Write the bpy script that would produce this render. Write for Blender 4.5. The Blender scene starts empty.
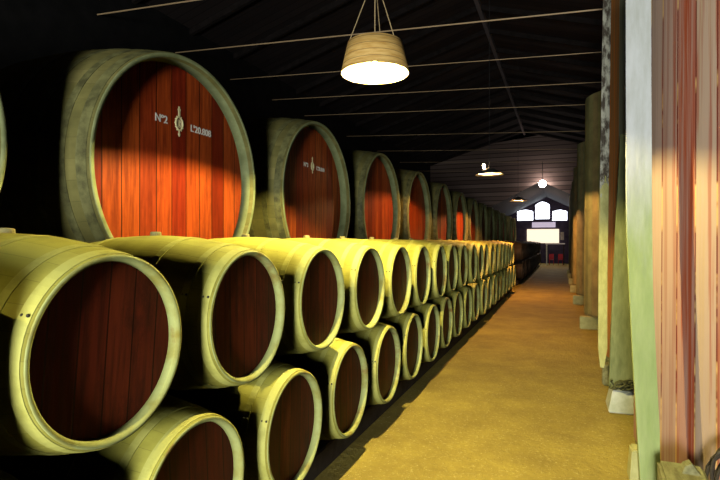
import bpy, bmesh, math, random
from mathutils import Vector, Matrix
R = random.Random(7)
PI = math.pi
sc = bpy.context.scene
COL = sc.collection
EYE = 1.95
YAW = math.atan(203/510)

# ---------------------------------------------------------------- helpers
def link(name, me, mat=None, parent=None, loc=(0, 0, 0), rot=(0, 0, 0), smooth=False):
    o = bpy.data.objects.new(name, me); COL.objects.link(o)
    o.location = loc; o.rotation_euler = rot
    if mat is not None: me.materials.append(mat)
    if smooth:
        for p in me.polygons: p.use_smooth = True
    if parent is not None: o.parent = parent
    return o
def to_mesh(bm, name='m'):
    bmesh.ops.recalc_face_normals(bm, faces=bm.faces)
    me = bpy.data.meshes.new(name); bm.to_mesh(me); bm.free(); return me
def obj(name, bm, mat, parent=None, loc=(0, 0, 0), rot=(0, 0, 0), smooth=False):
    return link(name, to_mesh(bm, name), mat, parent, loc, rot, smooth)
def tag(o, label=None, cat=None, group=None, kind=None):
    if label: o['label'] = label
    if cat: o['category'] = cat
    if group: o['group'] = group
    if kind: o['kind'] = kind
    return o
def thing(name, label, cat, loc=(0, 0, 0), rot=(0, 0, 0), group=None):
    o = bpy.data.objects.new(name, None); COL.objects.link(o)
    o.location = loc; o.rotation_euler = rot; o.empty_display_size = .1
    return tag(o, label, cat, group)
def copy_tree(o, parent=None):
    c = o.copy(); COL.objects.link(c); c.parent = parent
    for ch in list(o.children): copy_tree(ch, c)
    return c
def box(bm, x0, x1, y0, y1, z0, z1, bev=0):
    vs = [bm.verts.new((x, y, z)) for x in (x0, x1) for y in (y0, y1) for z in (z0, z1)]
    fs = [bm.faces.new([vs[i] for i in f]) for f in ((0, 1, 3, 2), (4, 6, 7, 5), (0, 4, 5, 1), (2, 3, 7, 6), (0, 2, 6, 4), (1, 5, 7, 3))]
    if bev:
        es = {e for f in fs for e in f.edges}
        bmesh.ops.bevel(bm, geom=list(es), offset=bev, segments=2, affect='EDGES')
def new(): return bmesh.new()
def lathe_x(bm, prof, n=64, closed=False):
    """revolve (x, r) about the X axis"""
    rings = []
    for x, r in prof:
        rings.append([bm.verts.new((x, r*math.cos(2*PI*k/n), r*math.sin(2*PI*k/n))) for k in range(n)])
    m = len(rings)
    for i in range(m if closed else m-1):
        a, b = rings[i], rings[(i+1) % m]
        for k in range(n):
            bm.faces.new((a[k], a[(k+1) % n], b[(k+1) % n], b[k]))
    return rings
def lathe_z(bm, prof, n=48, closed=False, cap=False):
    rings = []
    for r, z in prof:
        rings.append([bm.verts.new((r*math.cos(2*PI*k/n), r*math.sin(2*PI*k/n), z)) for k in range(n)])
    m = len(rings)
    for i in range(m if closed else m-1):
        a, b = rings[i], rings[(i+1) % m]
        for k in range(n):
            bm.faces.new((a[k], a[(k+1) % n], b[(k+1) % n], b[k]))
    if cap: bm.faces.new(rings[0]); bm.faces.new(rings[-1])
    return rings
def tube(bm, pts, r, n=8, closed=False):
    pts = [Vector(p) for p in pts]; rings = []
    N = len(pts)
    for i, p in enumerate(pts):
        if closed: d = pts[(i+1) % N]-pts[i-1]
        else: d = pts[min(i+1, N-1)]-pts[max(i-1, 0)]
        d.normalize()
        up = Vector((0, 0, 1)) if abs(d.z) < .9 else Vector((1, 0, 0))
        a = d.cross(up).normalized(); b = d.cross(a)
        rings.append([bm.verts.new(p+r*(a*math.cos(2*PI*k/n)+b*math.sin(2*PI*k/n))) for k in range(n)])
    for i in range(N if closed else N-1):
        A, B = rings[i], rings[(i+1) % N]
        for k in range(n): bm.faces.new((A[k], A[(k+1) % n], B[(k+1) % n], B[k]))
    if not closed: bm.faces.new(rings[0]); bm.faces.new(rings[-1])
def slab(bm, secs, y0, y1):
    """upright board: secs = [(z, x_left, x_right, dy)]"""
    prev = None
    for z, a, b, dy in secs:
        r = [bm.verts.new(p) for p in ((a, y0+dy, z), (b, y0+dy, z), (b, y1+dy, z), (a, y1+dy, z))]
        if prev:
            for k in range(4): bm.faces.new((prev[k], prev[(k+1) % 4], r[(k+1) % 4], r[k]))
        else: bm.faces.new(r)
        prev = r
    bm.faces.new(prev)

# ---------------------------------------------------------------- materials
class NT:
    def __init__(s, name):
        s.m = bpy.data.materials.new(name); s.m.use_nodes = True
        s.t = s.m.node_tree; s.n = s.t.nodes; s.b = s.n['Principled BSDF']
        s.co = s.n.new('ShaderNodeTexCoord').outputs['Object']
    def lk(s, a, b): s.t.links.new(a, b)
    def math(s, op, a, b=None, c=None):
        n = s.n.new('ShaderNodeMath'); n.operation = op
        for i, v in enumerate((a, b, c)):
            if v is None: continue
            if isinstance(v, (int, float)): n.inputs[i].default_value = v
            else: s.lk(v, n.inputs[i])
        return n.outputs[0]
    def sep(s, v=None):
        n = s.n.new('ShaderNodeSeparateXYZ'); s.lk(v or s.co, n.inputs[0]); return n.outputs
    def comb(s, x, y, z):
        n = s.n.new('ShaderNodeCombineXYZ')
        for i, v in enumerate((x, y, z)):
            if isinstance(v, (int, float)): n.inputs[i].default_value = v
            else: s.lk(v, n.inputs[i])
        return n.outputs[0]
    def rnd(s): return s.n.new('ShaderNodeObjectInfo').outputs['Random']
    def noise(s, scale, vec=None, stretch=(1, 1, 1), detail=4, rough=.6):
        mp = s.n.new('ShaderNodeMapping'); s.lk(vec or s.co, mp.inputs[0]); mp.inputs['Scale'].default_value = stretch
        n = s.n.new('ShaderNodeTexNoise'); n.noise_dimensions = '4D'; s.lk(mp.outputs[0], n.inputs['Vector'])
        s.lk(s.math('MULTIPLY', s.rnd(), 37), n.inputs['W'])
        n.inputs['Scale'].default_value = scale; n.inputs['Detail'].default_value = detail; n.inputs['Roughness'].default_value = rough
        return n.outputs['Fac']
    def white(s, v):
        n = s.n.new('ShaderNodeTexWhiteNoise'); n.noise_dimensions = '1D'; s.lk(v, n.inputs['W']); return n.outputs['Value']
    def ramp(s, f, stops, const=False):
        n = s.n.new('ShaderNodeValToRGB'); s.lk(f, n.inputs[0]); cr = n.color_ramp
        if const: cr.interpolation = 'CONSTANT'
        while len(cr.elements) < len(stops): cr.elements.new(.5)
        for e, (p, c) in zip(cr.elements, stops):
            e.position = p; e.color = (*c, 1) if len(c) == 3 else c
        return n.outputs[0]
    def mix(s, f, a, b, mode='MIX'):
        n = s.n.new('ShaderNodeMix'); n.data_type = 'RGBA'; n.blend_type = mode
        if isinstance(f, (int, float)): n.inputs[0].default_value = f
        else: s.lk(f, n.inputs[0])
        for i, v in ((6, a), (7, b)):
            if isinstance(v, tuple): n.inputs[i].default_value = (*v, 1)
            else: s.lk(v, n.inputs[i])
        return n.outputs[2]
    def bump(s, h, strength=.4, dist=.01):
        n = s.n.new('ShaderNodeBump'); n.inputs['Strength'].default_value = strength; n.inputs['Distance'].default_value = dist
        s.lk(h, n.inputs['Height']); s.lk(n.outputs[0], s.b.inputs['Normal'])
    def done(s, col, rough=.7, spec=.3):
        if isinstance(col, tuple): s.b.inputs['Base Color'].default_value = (*col, 1)
        else: s.lk(col, s.b.inputs['Base Color'])
        if isinstance(rough, float): s.b.inputs['Roughness'].default_value = rough
        else: s.lk(rough, s.b.inputs['Roughness'])
        s.b.inputs['Specular IOR Level'].default_value = spec
        return s.m

def round_staves(name, n_st, cols, rough=.75, axis='X', dirt=(.09, .075, .03), spec=.2, seamw=.012, seamk=.3):
    """timber staves round an axis; the seams are grooves"""
    t = NT(name); x, y, z = t.sep()
    ang = t.math('ARCTAN2', z, y) if axis == 'X' else t.math('ARCTAN2', y, x)
    a = t.math('MULTIPLY', t.math('ADD', ang, PI), n_st/(2*PI))
    fr = t.math('FRACT', a); idx = t.math('ADD', t.math('FLOOR', a), t.math('MULTIPLY', t.rnd(), 531.))
    seam = t.math('LESS_THAN', t.math('MINIMUM', fr, t.math('SUBTRACT', 1, fr)), seamw)
    st = (1.5, 14, 14) if axis == 'X' else (14, 14, .7)
    g = t.noise(1.0 if axis == 'X' else 1.4, stretch=st)
    c = t.ramp(t.white(idx), cols)
    c = t.mix(t.math('MULTIPLY', g, .65), c, t.mix(.6, c, dirt))
    d = t.ramp(t.noise(3.5, detail=6), [(.42, (0, 0, 0)), (.62, (1, 1, 1))])
    c = t.mix(t.math('MULTIPLY', d, .45), c, dirt)
    c = t.mix(t.math('MULTIPLY', seam, seamk), c, (.03, .015, .006))
    t.bump(t.math('SUBTRACT', g, t.math('MULTIPLY', seam, .5)), .4, .006)
    return t.done(c, rough, spec)
def head_wood(name, width, cols, rough=.45, dark=(.03, .005, .002), blotch=.5, off=0.):
    """vertical head boards side by side along local Y"""
    t = NT(name); x, y, z = t.sep()
    a = t.math('ADD', t.math('DIVIDE', y, width), 40+off)
    wob = t.math('MULTIPLY', t.math('SUBTRACT', t.noise(1.2), .5), .02)
    a = t.math('ADD', a, wob)
    fr = t.math('FRACT', a); idx = t.math('ADD', t.math('FLOOR', a), t.math('MULTIPLY', t.rnd(), 431.))
    seam = t.math('LESS_THAN', t.math('MINIMUM', fr, t.math('SUBTRACT', 1, fr)), .03)
    g = t.noise(2.0, stretch=(6, 16, 1.0), detail=6)
    c = t.ramp(t.white(idx), cols)
    c = t.mix(t.ramp(g, [(.4, (0, 0, 0)), (.65, (.7, .7, .7))]), c, dark)
    d = t.ramp(t.noise(5.5, stretch=(1, 1, .45), detail=8, rough=.75), [(.5, (0, 0, 0)), (.62, (1, 1, 1))])
    c = t.mix(t.math('MULTIPLY', d, blotch), c, dark)
    c = t.mix(t.math('MULTIPLY', seam, .85), c, (.012, .003, .001))
    t.bump(t.math('SUBTRACT', g, t.math('MULTIPLY', seam, 1.5)), .35, .006)
    return t.done(c, rough, .15)
def mottled(name, c0, c1, scale=6, rough=.8, stretch=(1, 1, 1), bump=.4, lo=.35, hi=.65, spec=.2, dist=.01):
    t = NT(name); n = t.noise(scale, stretch=stretch, detail=7)
    t.bump(n, bump, dist)
    return t.done(t.ramp(n, [(lo, c0), (hi, c1)]), rough, spec)
def emit(name, c, s):
    t = NT(name); t.b.inputs['Base Color'].default_value = (*c, 1)
    t.b.inputs['Emission Color'].default_value = (*c, 1); t.b.inputs['Emission Strength'].default_value = s
    return t.m
def plain(name, c, rough=.6, metal=0.):
    t = NT(name); t.b.inputs['Metallic'].default_value = metal
    n = t.noise(20); return t.done(t.mix(t.math('MULTIPLY', n, .5), c, tuple(v*.5 for v in c)), rough)

M = {}
M['pipe'] = round_staves('pipe staves', 26, [(0, (.56, .52, .085)), (.5, (.60, .56, .10)), (1, (.64, .60, .12))], dirt=(.22, .17, .03))
M['hoop'] = mottled('dusty painted hoop', (.40, .37, .07), (.60, .57, .14), 9, .6, lo=.25, hi=.5)
def chime_mat():
    t = NT('stave ends'); n = t.noise(7, detail=6); m = t.noise(2.5, detail=7, rough=.7)
    c = t.ramp(n, [(.3, (.36, .31, .06)), (.55, (.50, .53, .19))])
    t.bump(n, .3, .005)
    return t.done(t.mix(t.ramp(m, [(.54, (0, 0, 0)), (.64, (.85, .85, .85))]), c, (.30, .14, .03)), .7, .2)
M['chime'] = chime_mat()
M['pipe_head'] = head_wood('pipe head boards', .135, [(0, (.08, .010, .005)), (.5, (.15, .020, .008)), (1, (.22, .036, .011))], .55, (.03, .007, .004), .6)
M['bung'] = mottled('bung wood', (.36, .28, .10), (.55, .48, .2), 20)
M['rivet'] = plain('dark rivet', (.06, .05, .03))
M['cask'] = round_staves('cask staves', 44, [(0, (.20, .18, .055)), (.5, (.25, .22, .07)), (1, (.30, .26, .09))], dirt=(.07, .065, .02))
M['cask_hoop'] = mottled('cask hoop', (.08, .075, .03), (.22, .21, .08), 9, .6)
M['cask_rim'] = mottled('cask stave ends', (.19, .21, .09), (.33, .36, .17), 5)
M['cask_head'] = head_wood('cask head boards', .21, [(0, (.17, .012, .004)), (.25, (.42, .055, .010)), (.5, (.55, .10, .016)), (.75, (.30, .026, .007)), (1, (.66, .15, .025))], .42, (.12, .010, .004), .3, .35)
M['mark'] = mottled('faded stencil paint', (.80, .68, .55), (.95, .88, .78), 30)
def vat_mat():
    t = NT('near vat staves'); x, y, z = t.sep()
    ang = t.math('ADD', t.math('ARCTAN2', y, x), PI)
    a = t.math('MULTIPLY', ang, 44/(2*PI)); fr = t.math('FRACT', a)
    c = t.ramp(t.white(t.math('ADD', t.math('FLOOR', a), 3)), [(0, (0.376, 0.202, 0.141)), (.2, (0.490, 0.148, 0.065)), (.38, (0.457, 0.336, 0.247)), (.55, (0.359, 0.067, 0.021)), (.66, (0.473, 0.228, 0.141)), (.82, (0.408, 0.282, 0.212)), (1, (0.571, 0.376, 0.188))])
    s1 = t.noise(1.0, t.comb(t.math('MULTIPLY', ang, 38), 0, t.math('MULTIPLY', z, .5)), detail=5)
    c = t.mix(t.ramp(s1, [(.42, (0, 0, 0)), (.56, (0.653, 0.538, 0.470))]), c, (0.506, 0.349, 0.271))
    s2 = t.noise(1.0, t.comb(t.math('MULTIPLY', ang, 22), 5, t.math('MULTIPLY', z, .35)), detail=4)
    c = t.mix(t.ramp(s2, [(.54, (0, 0, 0)), (.62, (0.694, 0.571, 0.500))]), c, (0.343, 0.047, 0.012))
    seam = t.math('LESS_THAN', fr, .07)
    gold = t.ramp(t.noise(1.5, stretch=(.2, .2, 1.2)), [(.50, (0.163, 0.020, 0.006)), (.56, (0.694, 0.417, 0.147))])
    c = t.mix(t.math('MULTIPLY', seam, .9), c, gold)
    t.bump(t.math('SUBTRACT', s1, seam), .4, .01)
    return t.done(c, .55, .3)
M['vat'] = vat_mat()
M['vat_old'] = round_staves('old vat staves', 40, [(0, (.34, .36, .15)), (.4, (.55, .52, .20)), (.62, (.48, .48, .22)), (.9, (.58, .44, .18)), (1, (.44, .46, .24))], .7, 'Z', (.16, .14, .07))
def vat2_mat():
    t = NT('second vat staves'); x, y, z = t.sep()
    f = t.math('DIVIDE', t.math('ADD', t.math('ARCTAN2', y, x), PI), 2*PI)
    n = t.noise(1.0, t.comb(t.math('MULTIPLY', f, 240), 0, t.math('MULTIPLY', z, .6)), detail=5)
    c = t.ramp(f, [(0, (.42, .36, .18)), (.045, (.70, .24, .05)), (.086, (.40, .42, .28)), (.13, (.52, .50, .36)), (.18, (.5, .2, .07)), (.22, (.42, .4, .25))], True)
    c = t.mix(t.ramp(n, [(.42, (0, 0, 0)), (.6, (.6, .6, .6))]), c, (.26, .20, .10))
    t.bump(n, .4, .01)
    return t.done(c, .65, .3)
M['vat_second'] = vat2_mat()
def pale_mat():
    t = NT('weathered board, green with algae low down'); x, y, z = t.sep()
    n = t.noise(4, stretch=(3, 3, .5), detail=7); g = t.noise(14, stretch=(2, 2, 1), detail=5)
    hi = t.ramp(n, [(.3, (.52, .53, .50)), (.7, (.76, .77, .80))]); lo = t.ramp(n, [(.3, (.34, .44, .13)), (.7, (.54, .62, .24))])  # lo puts the lamp's yellow-green light into the board colour
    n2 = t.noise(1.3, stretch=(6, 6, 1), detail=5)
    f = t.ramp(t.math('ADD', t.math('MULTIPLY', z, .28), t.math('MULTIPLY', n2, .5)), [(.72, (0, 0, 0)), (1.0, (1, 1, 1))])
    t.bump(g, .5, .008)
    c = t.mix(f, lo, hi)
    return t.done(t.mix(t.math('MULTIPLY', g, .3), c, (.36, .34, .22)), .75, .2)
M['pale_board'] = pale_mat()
def bark_mat():
    t = NT('half stripped bark board'); x, y, z = t.sep()
    n = t.noise(9, stretch=(2, 2, .8), detail=7)
    c1 = t.ramp(n, [(.44, (.10, .08, .06)), (.58, (.62, .60, .48))])
    c2 = t.ramp(n, [(.35, (.50, .46, .16)), (.6, (.66, .62, .24))])
    f = t.ramp(t.math('ADD', z, t.math('MULTIPLY', n, .6)), [(.0, (0, 0, 0)), (1, (1, 1, 1))])
    m = t.math('GREATER_THAN', t.math('ADD', z, n), 3.2)  # bark tones above this height, yellow tones below
    t.bump(n, .8, .01)
    return t.done(t.mix(m, c2, c1), .85, .2)
M['bark_board'] = bark_mat()
M['olive_board'] = mottled('olive grey board', (.20, .22, .09), (.36, .38, .17), 6, .8, (2, 2, .5))
M['stone'] = mottled('pale concrete', (.52, .54, .38), (.74, .74, .62), 9, .9)
M['timber'] = mottled('bearer timber', (.20, .18, .08), (.38, .36, .18), 7, .85, (3, 1, 3), .7)
M['pale_timber'] = mottled('pale bearer timber', (.50, .46, .17), (.68, .64, .28), 7, .8)
M['dark_timber'] = mottled('dark timber', (.035, .026, .02), (.07, .055, .04), 7, .85)
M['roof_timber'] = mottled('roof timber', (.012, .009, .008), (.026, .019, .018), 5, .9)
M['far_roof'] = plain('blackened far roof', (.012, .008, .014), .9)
M['hose'] = plain('dark hose', (.07, .055, .04), .4)
M['enamel'] = plain('white enamel', (.9, .88, .85), .4)
M['rag'] = mottled('dark tangle', (.05, .05, .02), (.20, .19, .08), 20)
M['wire'] = plain('rusty rod', (.85, .58, .32), .4)
M['cord'] = plain('lamp cord', (.50, .36, .18), .7)
M['black'] = plain('blackened metal', (.03, .03, .03), .5)
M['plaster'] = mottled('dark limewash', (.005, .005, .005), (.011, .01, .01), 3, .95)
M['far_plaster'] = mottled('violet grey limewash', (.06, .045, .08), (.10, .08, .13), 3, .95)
def shade_mat():
    t = NT('woven shade'); x, y, z = t.sep()
    fr = t.math('FRACT', t.math('MULTIPLY', z, 16)); line = t.math('LESS_THAN', fr, .12)
    n = t.noise(8, stretch=(1, 1, 6)); c = t.ramp(n, [(.35, (.60, .33, .08)), (.65, (.80, .52, .17))])
    t.bump(t.math('SUBTRACT', n, line), .4)
    return t.done(t.mix(t.math('MULTIPLY', line, .55), c, (.16, .08, .03)), .7)
M['shade'] = shade_mat()
M['shade_in'] = plain('shade lining', (.30, .27, .20), .6)
def floor_mat():
    t = NT('gritty earth floor')
    n = t.noise(1.6, detail=8, rough=.65); f = t.noise(38, detail=4, rough=.7); g = t.noise(14, detail=5)
    c = t.ramp(n, [(.35, (.36, .26, .05)), (.65, (.58, .44, .085))])
    c = t.mix(t.math('MULTIPLY', g, .5), c, (.24, .17, .05))
    c = t.mix(t.ramp(f, [(.56, (0, 0, 0)), (.68, (.5, .5, .5))]), c, (.86, .74, .36))
    t.bump(t.math('ADD', t.math('MULTIPLY', f, .7), g), 1.0, .02)
    return t.done(c, .75, .3)
M['floor'] = floor_mat()
def roof_mat():
    t = NT('roof boards'); x, y, z = t.sep()
    a = t.math('MULTIPLY', y, 1/.28); fr = t.math('FRACT', a)
    seam = t.math('LESS_THAN', fr, .12); n = t.noise(3, stretch=(.6, 6, 1), detail=6)
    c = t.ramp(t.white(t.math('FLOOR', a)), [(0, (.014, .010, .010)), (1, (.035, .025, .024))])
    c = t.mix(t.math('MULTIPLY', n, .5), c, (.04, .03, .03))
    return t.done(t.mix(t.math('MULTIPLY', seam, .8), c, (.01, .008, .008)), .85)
M['roof'] = roof_mat()

# ---------------------------------------------------------------- setting
HX0, HX1, Y0, YP, Y1 = -9.0, 3.0, -7.0, 36.5, 50.0
RX, RZ, RS = -2.45, EYE+7.5, .30
def struct(name, bm, m, loc=(0, 0, 0)): return tag(obj(name, bm, m, None, loc), kind='structure')
b = new()
bmesh.ops.create_grid(b, x_segments=2, y_segments=2, size=1)
for v in b.verts: v.co.x = HX0 if v.co.x < -.5 else (HX1 if v.co.x > .5 else -1); v.co.y = Y0+(v.co.y+1)/2*(Y1-Y0)
struct('floor', b, M['floor'])
zl = RZ-RS*(RX-HX0); zr = RZ-RS*(HX1-RX)
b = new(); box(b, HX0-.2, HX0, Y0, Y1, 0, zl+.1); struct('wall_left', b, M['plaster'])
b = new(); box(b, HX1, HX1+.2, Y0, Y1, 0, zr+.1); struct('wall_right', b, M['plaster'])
def slope(b, xa, za, xb, zb, ya, yb, th=.08):
    q = [(xa, za), (xb, zb), (xb, zb+th), (xa, za+th)]
    A = [b.verts.new((x, ya, z)) for x, z in q]; B = [b.verts.new((x, yb, z)) for x, z in q]
    b.faces.new(A); b.faces.new(B)
    for k in range(4): b.faces.new((A[k], A[(k+1) % 4], B[(k+1) % 4], B[k]))
b = new(); slope(b, RX, RZ, HX0-.2, zl-.056, Y0, YP+.2); slope(b, RX, RZ, HX1+.2, zr-.056, Y0, YP+.2)
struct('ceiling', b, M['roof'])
# rafters, one beam pair every 1.9 m, and the ridge beam
y = -6.4; k = 0
b = new(); box(b, RX-.06, RX+.06, Y0, YP, RZ-.2, RZ-.02); struct('trim_1', b, plain('pale ridge beam', (.24, .19, .19), .8))
while y < YP-.5:
    b = new()
    slope(b, RX, RZ-.16, HX0, zl-.16, y-.05, y+.05, .16); slope(b, RX, RZ-.16, HX1, zr-.16, y-.05, y+.05, .16)
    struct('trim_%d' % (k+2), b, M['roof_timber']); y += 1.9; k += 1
# back wall behind the camera with an open doorway that lets the day in
dx0, dx1, dz = -.8, .8, 2.9
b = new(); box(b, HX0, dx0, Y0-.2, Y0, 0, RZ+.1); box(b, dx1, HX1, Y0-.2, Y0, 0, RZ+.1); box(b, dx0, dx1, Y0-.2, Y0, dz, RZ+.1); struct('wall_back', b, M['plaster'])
b = new(); box(b, dx0-.08, dx0, Y0, Y0+.04, 0, dz+.1); box(b, dx1, dx1+.08, Y0, Y0+.04, 0, dz+.1); box(b, dx0-.08, dx1+.08, Y0, Y0+.04, dz, dz+.1); struct('door_1', b, M['dark_timber'])
# board partition closing the roof at YP, gabled opening below
PX, PZ = -1.4, EYE+4.11
b = new()
def gz(x): return PZ-.5*abs(x-PX)
q = [HX0, -4.75, PX, 1.6, HX1]
for i in range(4):
    xa, xb = q[i], q[i+1]
    def bot(x): return gz(x) if -4.75 <= x <= 1.6 else 0
    la = 0 if i == 0 or i == 3 else gz(xa); lb = 0 if i == 0 or i == 3 else gz(xb)
    def top(x): return RZ-RS*abs(x-RX)+.05
    P = [(xa, la), (xb, lb), (xb, top(xb)), (xa, top(xa))]
    A = [b.verts.new((x, YP, z)) for x, z in P]; B = [b.verts.new((x, YP+.15, z)) for x, z in P]
    b.faces.new(A); b.faces.new(B)
    for k in range(4): b.faces.new((A[k], A[(k+1) % 4], B[(k+1) % 4], B[k]))
def board_mat():
    t = NT('partition boards'); x, y, z = t.sep()
    a = t.math('MULTIPLY', z, 1/.3); fr = t.math('FRACT', a); seam = t.math('LESS_THAN', fr, .16)
    c = t.ramp(t.white(t.math('FLOOR', a)), [(0, (.17, .115, .10)), (1, (.32, .23, .20))])
    return t.done(t.mix(t.math('MULTIPLY', seam, .8), c, (.015, .01, .01)), .9)
struct('wall_partition', b, board_mat())
b = new(); slope(b, PX, PZ+.02, HX0, gz(HX0)+.02, YP+.15, Y1); slope(b, PX, PZ+.02, HX1, gz(HX1)+.02, YP+.15, Y1)
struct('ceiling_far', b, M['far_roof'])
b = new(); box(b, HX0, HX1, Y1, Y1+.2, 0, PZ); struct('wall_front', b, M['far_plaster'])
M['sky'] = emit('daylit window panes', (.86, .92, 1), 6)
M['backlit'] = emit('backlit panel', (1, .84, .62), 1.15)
def pt(px, py, Y):
    """where the sight line through a photo point meets the plane at depth Y (used for the far wall's fittings)"""
    a = math.tan(math.atan((px-360)/510)-YAW); X = a*Y
    D = Y*math.cos(YAW)-X*math.sin(YAW)
    return X, EYE-(py-242)*D/510
def arched(name, x0, x1, z0, z1, rise, ya, yb, m, parent=None):
    b = new(); q = [(x0, z0), (x1, z0), (x1, z1)]
    for k in range(1, 8): q.append((x1+(x0-x1)*k/8, z1+rise*math.sin(PI*k/8)))
    q.append((x0, z1))
    A = [b.verts.new((x, ya, z)) for x, z in q]; B = [b.verts.new((x, yb, z)) for x, z in q]
    b.faces.new(A); b.faces.new(B)
    for k in range(len(q)): b.faces.new((A[k], A[(k+1) % len(q)], B[(k+1) % len(q)], B[k]))
    return obj(name, b, m, parent)
YE = Y1-.04
for i, (xa, ya, xb, yb, r) in enumerate(((517.5, 211.5, 533, 220.5, .15), (535.5, 205, 549.5, 219, .3), (552.5, 211.5, 567, 220.5, .15))):
    a = pt(xa, yb, YE); c = pt(xb, ya, YE)
    w = thing('window_%d' % (i+2), None, None); w['kind'] = 'structure'
    arched('window_frame', a[0]-.08, c[0]+.08, a[1]-.08, c[1]+.05, r, YE-.02, YE+.05, M['far_plaster'], w)
    arched('pane', a[0], c[0], a[1], c[1], r, YE-.06, YE-.01, M['sky'], w)

# ---------------------------------------------------------------- far end fittings
def far_box(name, x0, y0, x1, y1, Y, th, m, label, cat, bev=.01):
    a = pt(x0, y1, Y); c = pt(x1, y0, Y)
    b = new(); box(b, -(c[0]-a[0])/2, (c[0]-a[0])/2, 0, th, 0, c[1]-a[1], bev)
    return tag(obj(name, b, m, None, ((a[0]+c[0])/2, Y, a[1])), label, cat)
far_box('sign_board', 532, 222, 555.5, 227.5, Y1-.1, .08, emit('lilac sign with added glow', (.60, .52, .66), .75), 'pale lilac signboard under the far middle window', 'sign')  # the board is no lamp, its weak glow is added to brighten it
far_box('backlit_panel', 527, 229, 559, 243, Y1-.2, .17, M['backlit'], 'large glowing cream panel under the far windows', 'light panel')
far_box('wall_plaque', 560.5, 232, 564, 240, Y1-.1, .06, mottled('cream plaque', (.6, .5, .4), (.75, .68, .6), 3), 'small pale plaque right of the glowing panel', 'plaque')
# table with red chairs under it
Yt = 46.5
a = pt(545.5, 245, Yt); c = pt(565, 243.2, Yt); tw = c[0]-a[0]
t = thing('tasting_table', 'white topped table at far end of the aisle', 'table', ((a[0]+c[0])/2, Yt, 0))
b = new(); box(b, -tw/2, tw/2, -.4, .4, c[1]-.09, c[1], .01); obj('tabletop', b, mottled('white cloth', (.8, .78, .78), (.9, .88, .88), 3), t)
for sx in (-1, 1):
    for sy in (-1, 1):
        b = new(); box(b, sx*(tw/2-.1)-.04, sx*(tw/2-.1)+.04, sy*.32-.04, sy*.32+.04, 0, c[1]-.09, .005)
        obj('leg', b, M['stone'] if sx < 0 else M['dark_timber'], t)
red = plain('red paint', (.5, .02, .03), .5)
for i, (dx, lb) in enumerate(((-.28, 'small red chair under far table, left one'), (.42, 'small red chair under far table, right one'))):
    t = thing('red_chair', lb, 'chair', ((a[0]+c[0])/2+dx, Yt-.62, 0), group='red chairs at the far table')
    b = new(); box(b, -.19, .19, -.19, .19, .43, .47, .01); obj('seat', b, red, t)
    b = new(); box(b, -.19, .19, -.21, -.18, .5, .95, .01); obj('backrest', b, red, t)
    for sx in (-1, 1):
        for sy in (-1, 1):
            b = new(); box(b, sx*.17-.018, sx*.17+.018, sy*.17-.018, sy*.17+.018, 0, .5 if sy < 0 else .43); obj('leg', b, red, t)

# ---------------------------------------------------------------- lying pipes (barrels)
PL, PR0, PR1 = .725, .39, .482       # half length, head radius, bilge radius
def pr(x): return PR1-(PR1-PR0)*(abs(x)/PL)**2
def make_barrel():
    t = thing('barrel', '', 'barrel')
    b = new()
    prof = [(x/20*PL, pr(x/20*PL)) for x in range(-20, 21)]
    prof += [(PL, PR0-.020), (PL-.012, PR0-.027), (PL-.06, PR0-.028), (-PL+.06, PR0-.028), (-PL+.012, PR0-.027), (-PL, PR0-.020)]
    lathe_x(b, prof, 64, True)
    obj('staves', b, M['pipe'], t, smooth=False)
    o = t.children[0]
    for p in o.data.polygons: p.use_smooth = True
    b = new()
    lathe_x(b, [(PL+.0005, PR0-.002), (PL+.004, PR0-.006), (PL+.004, PR0-.019), (PL-.012, PR0-.0285), (PL-.052, PR0-.030), (PL-.052, PR0-.0275), (PL-.005, PR0-.0265)], 64, True)
    obj('chime', b, M['chime'], t, smooth=True)
    for s in (1, -1):
        b = new(); n = 48; r = PR0-.028
        A = [b.verts.new((s*(PL-.053), r*math.cos(2*PI*k/n), r*math.sin(2*PI*k/n))) for k in range(n)]
        B = [b.verts.new((s*(PL-.075), r*math.cos(2*PI*k/n), r*math.sin(2*PI*k/n))) for k in range(n)]
        b.faces.new(A); b.faces.new(B)
        for k in range(n): b.faces.new((A[k], A[(k+1) % n], B[(k+1) % n], B[k]))
        obj('head', b, M['pipe_head'], t)
    for xc, w in ((.69, .05), (.57, .04), (.30, .045), (-.30, .045), (-.57, .04), (-.69, .05)):
        b = new(); x0, x1 = xc-w/2, xc+w/2; e = .0035
        lathe_x(b, [(x0, pr(x0)-.002), (x0, pr(x0)+e), (x1, pr(x1)+e), (x1, pr(x1)-.002)], 64, True)
        h = obj('hoop', b, M['hoop'], t)
        b = new()
        for dx in (-.3, .3):
            for an in (2.75,):
                r_ = pr(xc)+e
                bmesh.ops.create_uvsphere(b, u_segments=8, v_segments=5, radius=.007, matrix=Matrix.Translation((xc+dx*w, r_*math.cos(an), r_*math.sin(an))))
        obj('rivet', b, M['rivet'], h)
    b = new(); lathe_z(b, [(.036, PR1-.01), (.033, PR1+.02), (.028, PR1+.024)], 16, False, True)
    obj('bung', b, M['bung'], t)
    return t
proto = make_barrel()
ORD = ['first', 'second', 'third', 'fourth', 'fifth', 'sixth', 'seventh', 'eighth', 'ninth', 'tenth', 'eleventh', 'twelfth', 'thirteenth', 'fourteenth', 'fifteenth', 'sixteenth', 'seventeenth', 'eighteenth', 'nineteenth', 'twentieth']
P = 1.0; BX = -1.70-PL; ZB0, ZB1 = .67, 1.51; YB = 1.575
first = [True]
def put(y, z, label, group):
    o = proto if first[0] else copy_tree(proto)
    first[0] = False
    o.location = (BX+R.uniform(-.02, .02), y, z); o.rotation_euler = (R.uniform(-.12, .12), 0, R.uniform(-.008, .008))
    o['label'] = label; o['group'] = group
    return o
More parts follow.
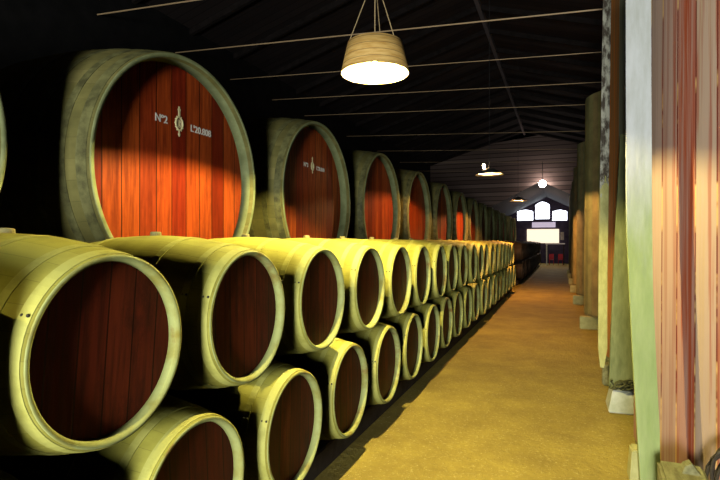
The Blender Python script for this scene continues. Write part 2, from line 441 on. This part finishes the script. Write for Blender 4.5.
for i in range(19):
    if i == 0: lb = 'large yellow-green barrel nearest the camera in the upper row, at left edge'
    else: lb = '%s barrel from the left in the upper row, lying on the two below it' % ORD[i]
    put(YB+i*P, ZB1, lb, 'barrels in the upper row')
for i in range(19):
    lb = '%s barrel from the left in the lower row, %s' % (ORD[i], ['below the two nearest barrels', 'lying on the skid beams'][i > 0])
    put(YB+(i+.5)*P, ZB0, lb, 'barrels in the lower row')
put(YB-P, ZB1, 'upper barrel just outside the left edge of the photo', 'barrels in the upper row')
put(YB-.5*P, ZB0, 'lower barrel at the near left corner, under the largest one', 'barrels in the lower row')
M['shaded_pipe'] = round_staves('blackened pipe staves', 26, [(0, (.05, .035, .02)), (1, (.09, .06, .03))], dirt=(.02, .015, .01))  # darker copy of the pipe staves, shade of the far row painted in
M['shaded_hoop'] = plain('hoop with painted shade', (.05, .04, .03), .6)
def paint_shade(o):
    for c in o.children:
        paint_shade(c)
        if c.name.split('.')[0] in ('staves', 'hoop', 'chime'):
            c.data = c.data.copy(); c.data.materials.clear(); c.data.materials.append(M['shaded_pipe' if c.name.startswith('staves') else 'shaded_hoop'])
proto = copy_tree(proto); paint_shade(proto); first[0] = True
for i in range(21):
    put(24.0+i*P, ZB1, 'shade-darkened barrel in the upper row beyond the gap, far down the aisle', 'far upper barrels')
    put(24.0+(i+.5)*P, ZB0, 'shade-darkened barrel in the lower row beyond the gap, far down the aisle', 'far lower barrels')
# long skids under the lower row
for x, w in ((-1.98, 'front'), (-2.9, 'rear')):
    for ya, yb, lab in ((-.4, 21.3, 'near'), (23.9, 45.3, 'far')):
        b = new(); box(b, -.09, .09, 0, yb-ya, 0, .195, .01)
        tag(obj('skid_beam', b, M['dark_timber'], None, (x, ya, 0)), 'dark %s skid beam on the floor under the %s lower barrels' % (w, lab), 'beam')
for i in range(1, 7):
    b = new()
    vs = [b.verts.new(p) for p in ((-.07, 0, 0), (.07, 0, 0), (.07, .2, 0), (-.07, .2, 0), (-.07, 0, .02), (.07, 0, .02), (.07, .2, .12), (-.07, .2, .12))]
    for f in ((0, 1, 2, 3), (4, 5, 6, 7), (0, 1, 5, 4), (1, 2, 6, 5), (2, 3, 7, 6), (3, 0, 4, 7)): b.faces.new([vs[k] for k in f])
    tag(obj('chock', b, M['pale_timber'], None, (-1.96, YB+(i+.5)*P+.17, .195)), 'wooden wedge chocking the %s barrel of the lower row' % ORD[i], 'chock', 'wedges under the lower row')

# ---------------------------------------------------------------- great casks
CL, CR0, CR1, CZ = 1.2, 1.18, 1.32, EYE+.67
def cr(x): return CR1-(CR1-CR0)*(abs(x)/CL)**2
def make_cask():
    t = thing('cask', '', 'cask')
    b = new()
    prof = [(x/16*CL, cr(x/16*CL)) for x in range(-16, 17)]
    prof += [(CL, CR0-.045), (CL-.20, CR0-.06), (-CL+.12, CR0-.07), (-CL, CR0-.06)]
    lathe_x(b, prof, 96, True); obj('staves', b, M['cask'], t, smooth=True)
    b = new(); lathe_x(b, [(CL+.001, CR0-.002), (CL+.006, CR0-.008), (CL+.006, CR0-.042), (CL-.16, CR0-.062), (CL-.16, CR0-.058), (CL-.01, CR0-.043)], 96, True)
    obj('chime', b, M['cask_rim'], t, smooth=True)
    for s in (1, -1):
        b = new(); n = 96; r = CR0-.059
        A = [b.verts.new((s*(CL-.165), r*math.cos(2*PI*k/n), r*math.sin(2*PI*k/n))) for k in range(n)]
        B = [b.verts.new((s*(CL-.2), r*math.cos(2*PI*k/n), r*math.sin(2*PI*k/n))) for k in range(n)]
        b.faces.new(A); b.faces.new(B)
        for k in range(n): b.faces.new((A[k], A[(k+1) % n], B[(k+1) % n], B[k]))
        obj('head', b, M['cask_head'], t)
    for xc, w in ((1.13, .09), (.95, .07), (.70, .07), (.35, .07), (-.35, .07), (-.95, .07)):
        b = new(); x0, x1 = xc-w/2, xc+w/2; e = .005
        lathe_x(b, [(x0, cr(x0)-.002), (x0, cr(x0)+e), (x1, cr(x1)+e), (x1, cr(x1)-.002)], 96, True)
        obj('hoop', b, M['cask_hoop'], t)
    return t
def text_part(parent, body, size, y, z, m=None):
    cu = bpy.data.curves.new('t', 'FONT'); cu.body = body; cu.size = size; cu.extrude = .002; cu.align_x = 'CENTER'; cu.align_y = 'CENTER'; cu.offset = .002
    tmp = bpy.data.objects.new('t', cu); COL.objects.link(tmp)
    bpy.context.view_layer.update()
    me = bpy.data.meshes.new_from_object(tmp.evaluated_get(bpy.context.evaluated_depsgraph_get()))
    bpy.data.objects.remove(tmp)
    me.materials.clear()
    return link('lettering', me, m or M['mark'], parent, (CL-.162, y, z), (PI/2, 0, PI/2))
def emblem(parent, y, z, s):
    b = new(); X = CL-.163
    def ring(rx, ry, w, cy=0, cz=0, n=32):
        tube(b, [(X, y+cy+rx*math.cos(2*PI*k/n), z+cz+ry*math.sin(2*PI*k/n)) for k in range(n)], w, 6, True)
    ring(.052*s, .068*s, .011*s); ring(.030*s, .042*s, .004*s)
    for k in range(12):
        a = 2*PI*k/12
        bmesh.ops.create_icosphere(b, subdivisions=1, radius=.009*s, matrix=Matrix.Translation((X, y+.064*s*math.cos(a), z+.082*s*math.sin(a))))
    box(b, X-.004, X+.004, y-.014*s, y+.014*s, z+.08*s, z+.15*s); box(b, X-.004, X+.004, y-.008*s, y+.008*s, z+.15*s, z+.185*s)
    ring(.018*s, .012*s, .005*s, 0, .15*s)
    box(b, X-.004, X+.004, y-.006*s, y+.006*s, z-.03*s, z+.03*s); box(b, X-.004, X+.004, y-.004*s, y+.018*s, z+.012*s, z+.024*s)
    box(b, X-.004, X+.004, y-.006*s, y+.006*s, z-.14*s, z-.08*s); ring(.012*s, .012*s, .005*s, 0, -.115*s)
    obj('emblem', b, plain('gilt stencil', (.95, .80, .42), .6), parent)
cproto = make_cask()
def casklabel(i):
    if i == 0: return 'great cask cut off by the left edge of the photo, only its rim seen'
    if i == 1: return 'largest great cask, glowing red head with number, crest and lettering'
    if i == 2: return 'second red great cask with faint marks, right of the largest one'
    return '%s great cask in the row behind the barrels, counted from the left edge' % ORD[i]
casks = []
for i in range(14):
    o = cproto if i == 0 else copy_tree(cproto)
    casks.append(o)
    o.location = (-3.5-CL, 4.15+(i-1)*3.0+(0 if i < 12 else 1.4), CZ); o['label'] = casklabel(i); o['group'] = 'great casks behind the barrels'
for n, (c_, s, rx) in enumerate(((casks[1], 1.0, 0), (casks[2], .85, 0))):
    zz = EYE+1.215-CZ if n == 0 else .52
    text_part(c_, 'Nº2' if n == 0 else 'Nº3', .105*s, -.22*s, zz-.005); text_part(c_, "L'20.808" if n == 0 else "L'20.810", .10*s, .37*s, zz-.012)
    emblem(c_, .03, zz, .95*s)
# timber cradles under the great casks
for i, c_ in enumerate(casks):
    t = thing('cask_cradle', 'dark cradle on the floor under the %s great cask from the left' % ORD[i], 'cradle', (c_.location.x, c_.location.y, 0), group='cradles under the great casks')
    for yy in (-.53, .53):
        b = new(); box(b, -.9, .9, yy-.09, yy+.09, 0, CZ-math.sqrt(1.33**2-.44**2)-.005, .01)
        obj('saddle', b, M['dark_timber'], t)

# ---------------------------------------------------------------- upright vats on the right
def vat(cx, y, r, z0, z1, m, label, rot=0., taper=.03):
    t = thing('vat', label, 'vat', (cx, y, 0), (0, 0, rot), 'upright vats on the right')
    b = new(); lathe_z(b, [(r, z0), (r*(1-taper*.5), (z0+z1)/2), (r*(1-taper), z1), (r*(1-taper)-.06, z1), (r*(1-taper)-.06, z1-.08), (.001, z1-.08)], 92)
    o = obj('staves', b, m, t)
    b = new(); lathe_z(b, [(r-.01, z0-.05), (r-.01, z0+.02)], 64, False, True); obj('base', b, M['timber'], t)
    for dx in (-.5, .5):
        pass
    return t
def bearer(x0, x1, y, h, m, label, w=.2):
    b = new(); box(b, 0, x1-x0, -w/2, w/2, 0, h, .015)
    tag(obj('bearer', b, m, None, (x0, y, 0)), label, 'beam', 'bearers under the vats')
vat(1.72, 5.38, 1.1, .12, EYE+3.85, M['vat'], 'nearest upright vat with grey and red staves filling the right edge', .35)
vat(1.62, 8.36, 1.1, .33, EYE+3.9, M['vat_second'], 'second upright vat, orange strip showing behind the pale board', 0)
VS = [(1.55, 13.0, 3.3), (1.49, 17.8, 3.1), (1.45, 21.8, 2.9), (1.44, 25.8, 2.8), (1.43, 29.8, 2.8), (1.42, 33.6, 2.8)]
for i, (cx, y, h) in enumerate(VS):
    vat(cx, y, 1.1, .33, EYE+h, M['vat_old'], '%s upright vat from the camera along the right side' % ORD[i+2], R.uniform(0, 6))
bearer(.80, 2.7, 5.0, .065, M['timber'], 'bearer under the front of the nearest vat')
bearer(.75, 2.7, 6.0, .065, M['timber'], 'bearer under the rear of the nearest vat')
bearer(.50, 2.7, 7.75, .28, M['timber'], 'bearer under the front of the second vat')
bearer(.60, 2.7, 8.95, .28, M['timber'], 'bearer under the rear of the second vat')
for i, (cx, y, h) in enumerate(VS):
    bearer(cx-1.2, 2.7, y-.45, .28, M['pale_timber'], 'pale-ended bearer under the front of the %s vat' % ORD[i+2])
    bearer(cx-1.0, 2.7, y+.55, .28, M['pale_timber'], 'bearer under the rear of the %s vat' % ORD[i+2])
# big squared block with its wedge at the lower right corner
b = new(); box(b, -.14, .14, -.40, .30, 0, .38, .02)
tag(obj('timber_block', b, M['timber'], None, (.76, 3.92, 0), (0, 0, -.04)), 'squared mossy timber block on the floor in the bottom right corner', 'block')
b = new()
vs = [b.verts.new(p) for p in ((-.05, 0, 0), (.06, 0, 0), (.06, .10, 0), (-.05, .10, 0), (-.03, .01, .05), (.01, .01, .07), (.01, .09, .07), (-.03, .09, .05))]
for f in ((0, 1, 2, 3), (4, 5, 6, 7), (0, 1, 5, 4), (1, 2, 6, 5), (2, 3, 7, 6), (3, 0, 4, 7)): b.faces.new([vs[k] for k in f])
tag(obj('chock', b, M['timber'], None, (.80, 4.02, .38)), 'small wedge on top of the mossy timber block', 'chock')
# coil of hose
b = new(); pts = []
for k in range(7*28):
    a = 2*PI*k/28; r = .27+.03*math.sin(k*.37)
    pts.append((.02*math.sin(a*.7)+.012*(k/28), r*math.cos(a), .315+r*math.sin(a)))
tube(b, pts, .011, 8)
tag(obj('hose_coil', b, M['hose'], None, (1.22, 4.12, 0), (0, 0, 1.45)), 'coil of dark hose standing by the timber block at lower right', 'hose')
# leaning curved boards
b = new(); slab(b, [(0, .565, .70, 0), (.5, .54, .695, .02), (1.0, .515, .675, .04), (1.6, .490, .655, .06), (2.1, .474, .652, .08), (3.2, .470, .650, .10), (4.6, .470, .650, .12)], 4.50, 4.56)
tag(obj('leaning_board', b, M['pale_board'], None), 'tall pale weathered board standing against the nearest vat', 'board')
b = new(); slab(b, [(.30, .455, .50, 0), (.55, .43, .54, 0), (1.5, .435, .54, 0), (3, .455, .56, 0), (5.2, .49, .585, 0)], 7.40, 7.46)
tag(obj('leaning_board', b, M['bark_board'], None), 'narrow dark-barked board standing at left edge of the second vat', 'board')
b = new(); slab(b, [(.25, .50, .86, 0), (.8, .52, .82, 0), (1.6, .55, .78, 0), (2.3, .58, .75, 0), (3.2, .62, .72, 0)], 6.62, 6.74)
tag(obj('tapered_brace', b, M['olive_board'], None), 'olive tapered brace widening down to the pale footing', 'brace')
def footing(loc, s, label, m='stone'):
    b = new(); a, c, h = s
    q = [(-a, -c, 0), (a, -c, 0), (a, c, 0), (-a, c, 0), (-a*.75, -c*.8, h), (a*.75, -c*.8, h), (a*.75, c*.8, h), (-a*.75, c*.8, h)]
    vs = [b.verts.new(p) for p in q]
    for f in ((0, 1, 2, 3), (4, 5, 6, 7), (0, 1, 5, 4), (1, 2, 6, 5), (2, 3, 7, 6), (3, 0, 4, 7)): b.faces.new([vs[k] for k in f])
    bmesh.ops.bevel(b, geom=list(b.edges), offset=.012, segments=2, affect='EDGES')
    tag(obj('footing', b, M[m], None, loc), label, 'footing')
footing((.68, 6.68, 0), (.20, .22, .25), 'pale concrete footing under the olive brace')
footing((.58, 4.74, 0), (.08, .11, .26), 'small timber footing half hidden behind the pale board', 'pale_timber')
b = new()
for k in range(14):
    c = Vector((R.uniform(-.10, .10), R.uniform(-.05, .05), R.uniform(.03, .09)))
    a0 = R.uniform(0, 6)
    tube(b, [(c.x+.07*math.cos(a0+j*.6)*(1+.3*math.sin(j)), c.y+.04*math.sin(a0+j*.6), max(.012, c.z+.035*math.sin(j*1.1+a0))) for j in range(9)], .009, 6)
tag(obj('rope_tangle', b, M['rag'], None, (.68, 6.52, .25)), 'dark tangle of rope on top of the pale footing', 'rope')

# ---------------------------------------------------------------- roof tie rods
for i, y in enumerate((7.84, 10.14, 12.4, 14.7, 17.0, 21, 25, 29, 33)):
    b = new(); dz = -.056
    def zz(x): return EYE+4.2+dz*(x-.5)
    pr_ = .014 if i < 2 else .009
    # rods run wall to wall above the casks and end over the right-hand vats' inner side
    tube(b, [(HX0, y, zz(HX0)), (HX1, y, zz(HX1))], pr_, 8)
    tag(obj('tie_rod', b, M['wire'], None), '%s thin tie rod from the camera, crossing below the roof' % ORD[i], 'rod', 'tie rods across the roof')

# ---------------------------------------------------------------- hanging lamps
def lamp(x, y, z, kind, col, power, label, bz=.12):
    t = thing('pendant_lamp', label, 'lamp', (x, y, z), group='pendant lamps over the barrels')
    H, r0, r1 = (.27, .305, .245) if kind == 'deep' else (.13, .32, .12)
    b = new(); lathe_z(b, [(r0, 0), (r1, H), (.03, H+.012), (.03, H+.006), (r1-.006, H-.006), (r0-.006, 0)], 64, True)
    obj('shade', b, M['shade'] if kind == 'deep' else M['black'], t, smooth=True)
    b = new(); lathe_z(b, [(r0-.007, .002), (r1-.008, H-.009), (.03, H-.004)], 64)
    obj('lining', b, M['shade_in' if kind == 'deep' else 'enamel'], t, smooth=True)
    b = new(); bmesh.ops.create_uvsphere(b, u_segments=20, v_segments=12, radius=.02, matrix=Matrix.Translation((0, 0, bz if kind == 'deep' else .075)))
    obj('bulb', b, emit('bulb glow', col, power*5), t, smooth=True)
    b = new(); lathe_z(b, [(.028, bz+.03 if kind == 'deep' else .10), (.028, H+.03), (.012, H+.06)], 16, False, True); obj('socket', b, M['black'], t)
    top = RZ-RS*abs(x-RX)-z-.0
    b = new()
    if kind == 'deep':
        for k in range(3):
            a = 2*PI*k/3-.45
            tube(b, [(r1*.97*math.cos(a), r1*.97*math.sin(a), H-.01), (.0, .0, H+.62)], .0045, 6)
        tube(b, [(0, 0, H+.03), (0, 0, top)], .005, 6)
    else:
        tube(b, [(0, 0, H+.03), (0, 0, top)], .006, 6)
    obj('cord', b, M['cord'] if kind == 'deep' else M['black'], t)
    return t
lamp(-1.56, 4.28, EYE+1.50, 'deep', (1, .86, .34), 8500, 'large tan drum lamp hanging on three cords, nearest the camera')
l2 = lamp(-1.53, 11.66, EYE+1.50, 'flat', (1, .56, .20), 3800, 'flat dark pendant lamp with a bare flame-like bulb above it')
b = new(); bmesh.ops.create_uvsphere(b, u_segments=12, v_segments=8, radius=.035, matrix=Matrix.Translation((-.12, 0, .20)) @ Matrix.Scale(1.5, 4, (0, 0, 1)))
obj('upper_bulb', b, emit('small bulb', (1, .66, .30), 120), l2, smooth=True)
lamp(-1.53, 19.5, EYE+1.50, 'flat', (1, .46, .15), 6500, 'small far flat pendant lamp just left of the far windows')
lamp(-1.56, -3.2, EYE+1.50, 'deep', (1, .86, .36), 5000, 'tan drum lamp hanging behind the camera')
t = thing('globe_lamp', 'white round globe lamp hanging at the peak of the far gable', 'lamp', (-1.27, 36.0, EYE+3.87))
b = new(); bmesh.ops.create_uvsphere(b, u_segments=24, v_segments=14, radius=.24); obj('globe', b, emit('globe glow', (1, .86, .78), 34), t, smooth=True)
b = new(); tube(b, [(0, 0, .22), (0, 0, 1.5)], .02, 8); obj('cord', b, M['black'], t)

t = thing('added_bulb', 'small added fill bulb hanging before the far middle window', 'lamp', (pt(543, 214, 43)[0], 43, pt(543, 214, 43)[1]))  # extra bulb added to brighten the table and far floor
b = new(); bmesh.ops.create_uvsphere(b, u_segments=16, v_segments=10, radius=.07); obj('bulb', b, emit('added bulb glow', (1, .72, .55), 900), t, smooth=True)
b = new(); tube(b, [(0, 0, .068), (0, 0, 1.25)], .01, 8); obj('cord', b, M['black'], t)
# ---------------------------------------------------------------- daylight and camera
def area(loc, rot, sx, sy, col, p):
    l = bpy.data.lights.new('daylight', 'AREA'); l.shape = 'RECTANGLE'; l.size = sx; l.size_y = sy; l.color = col; l.energy = p
    o = bpy.data.objects.new('daylight', l); COL.objects.link(o); o.location = loc; o.rotation_euler = rot
area(((dx0+dx1)/2, Y0-.05, 1.8), (PI/2, 0, 0), 1.5, 1.9, (.94, .98, .92), 1250)
w = bpy.data.worlds.new('world'); sc.world = w; w.use_nodes = True
w.node_tree.nodes['Background'].inputs[0].default_value = (.5, .6, .8, 1); w.node_tree.nodes['Background'].inputs[1].default_value = .0
cam = bpy.data.cameras.new('camera'); co = bpy.data.objects.new('camera', cam); COL.objects.link(co)
cam.sensor_width = 36; cam.lens = 510/20; cam.shift_y = 2/720; cam.clip_end = 200
co.location = (0, 0, EYE); co.rotation_euler = (PI/2, 0, YAW)
sc.camera = co
sc.cycles.max_bounces = 4; sc.cycles.diffuse_bounces = 0
vs_ = sc.view_settings; vs_.view_transform = 'Standard'; vs_.look = 'None'; vs_.gamma = 1; vs_.use_curve_mapping = False; vs_.exposure = 0
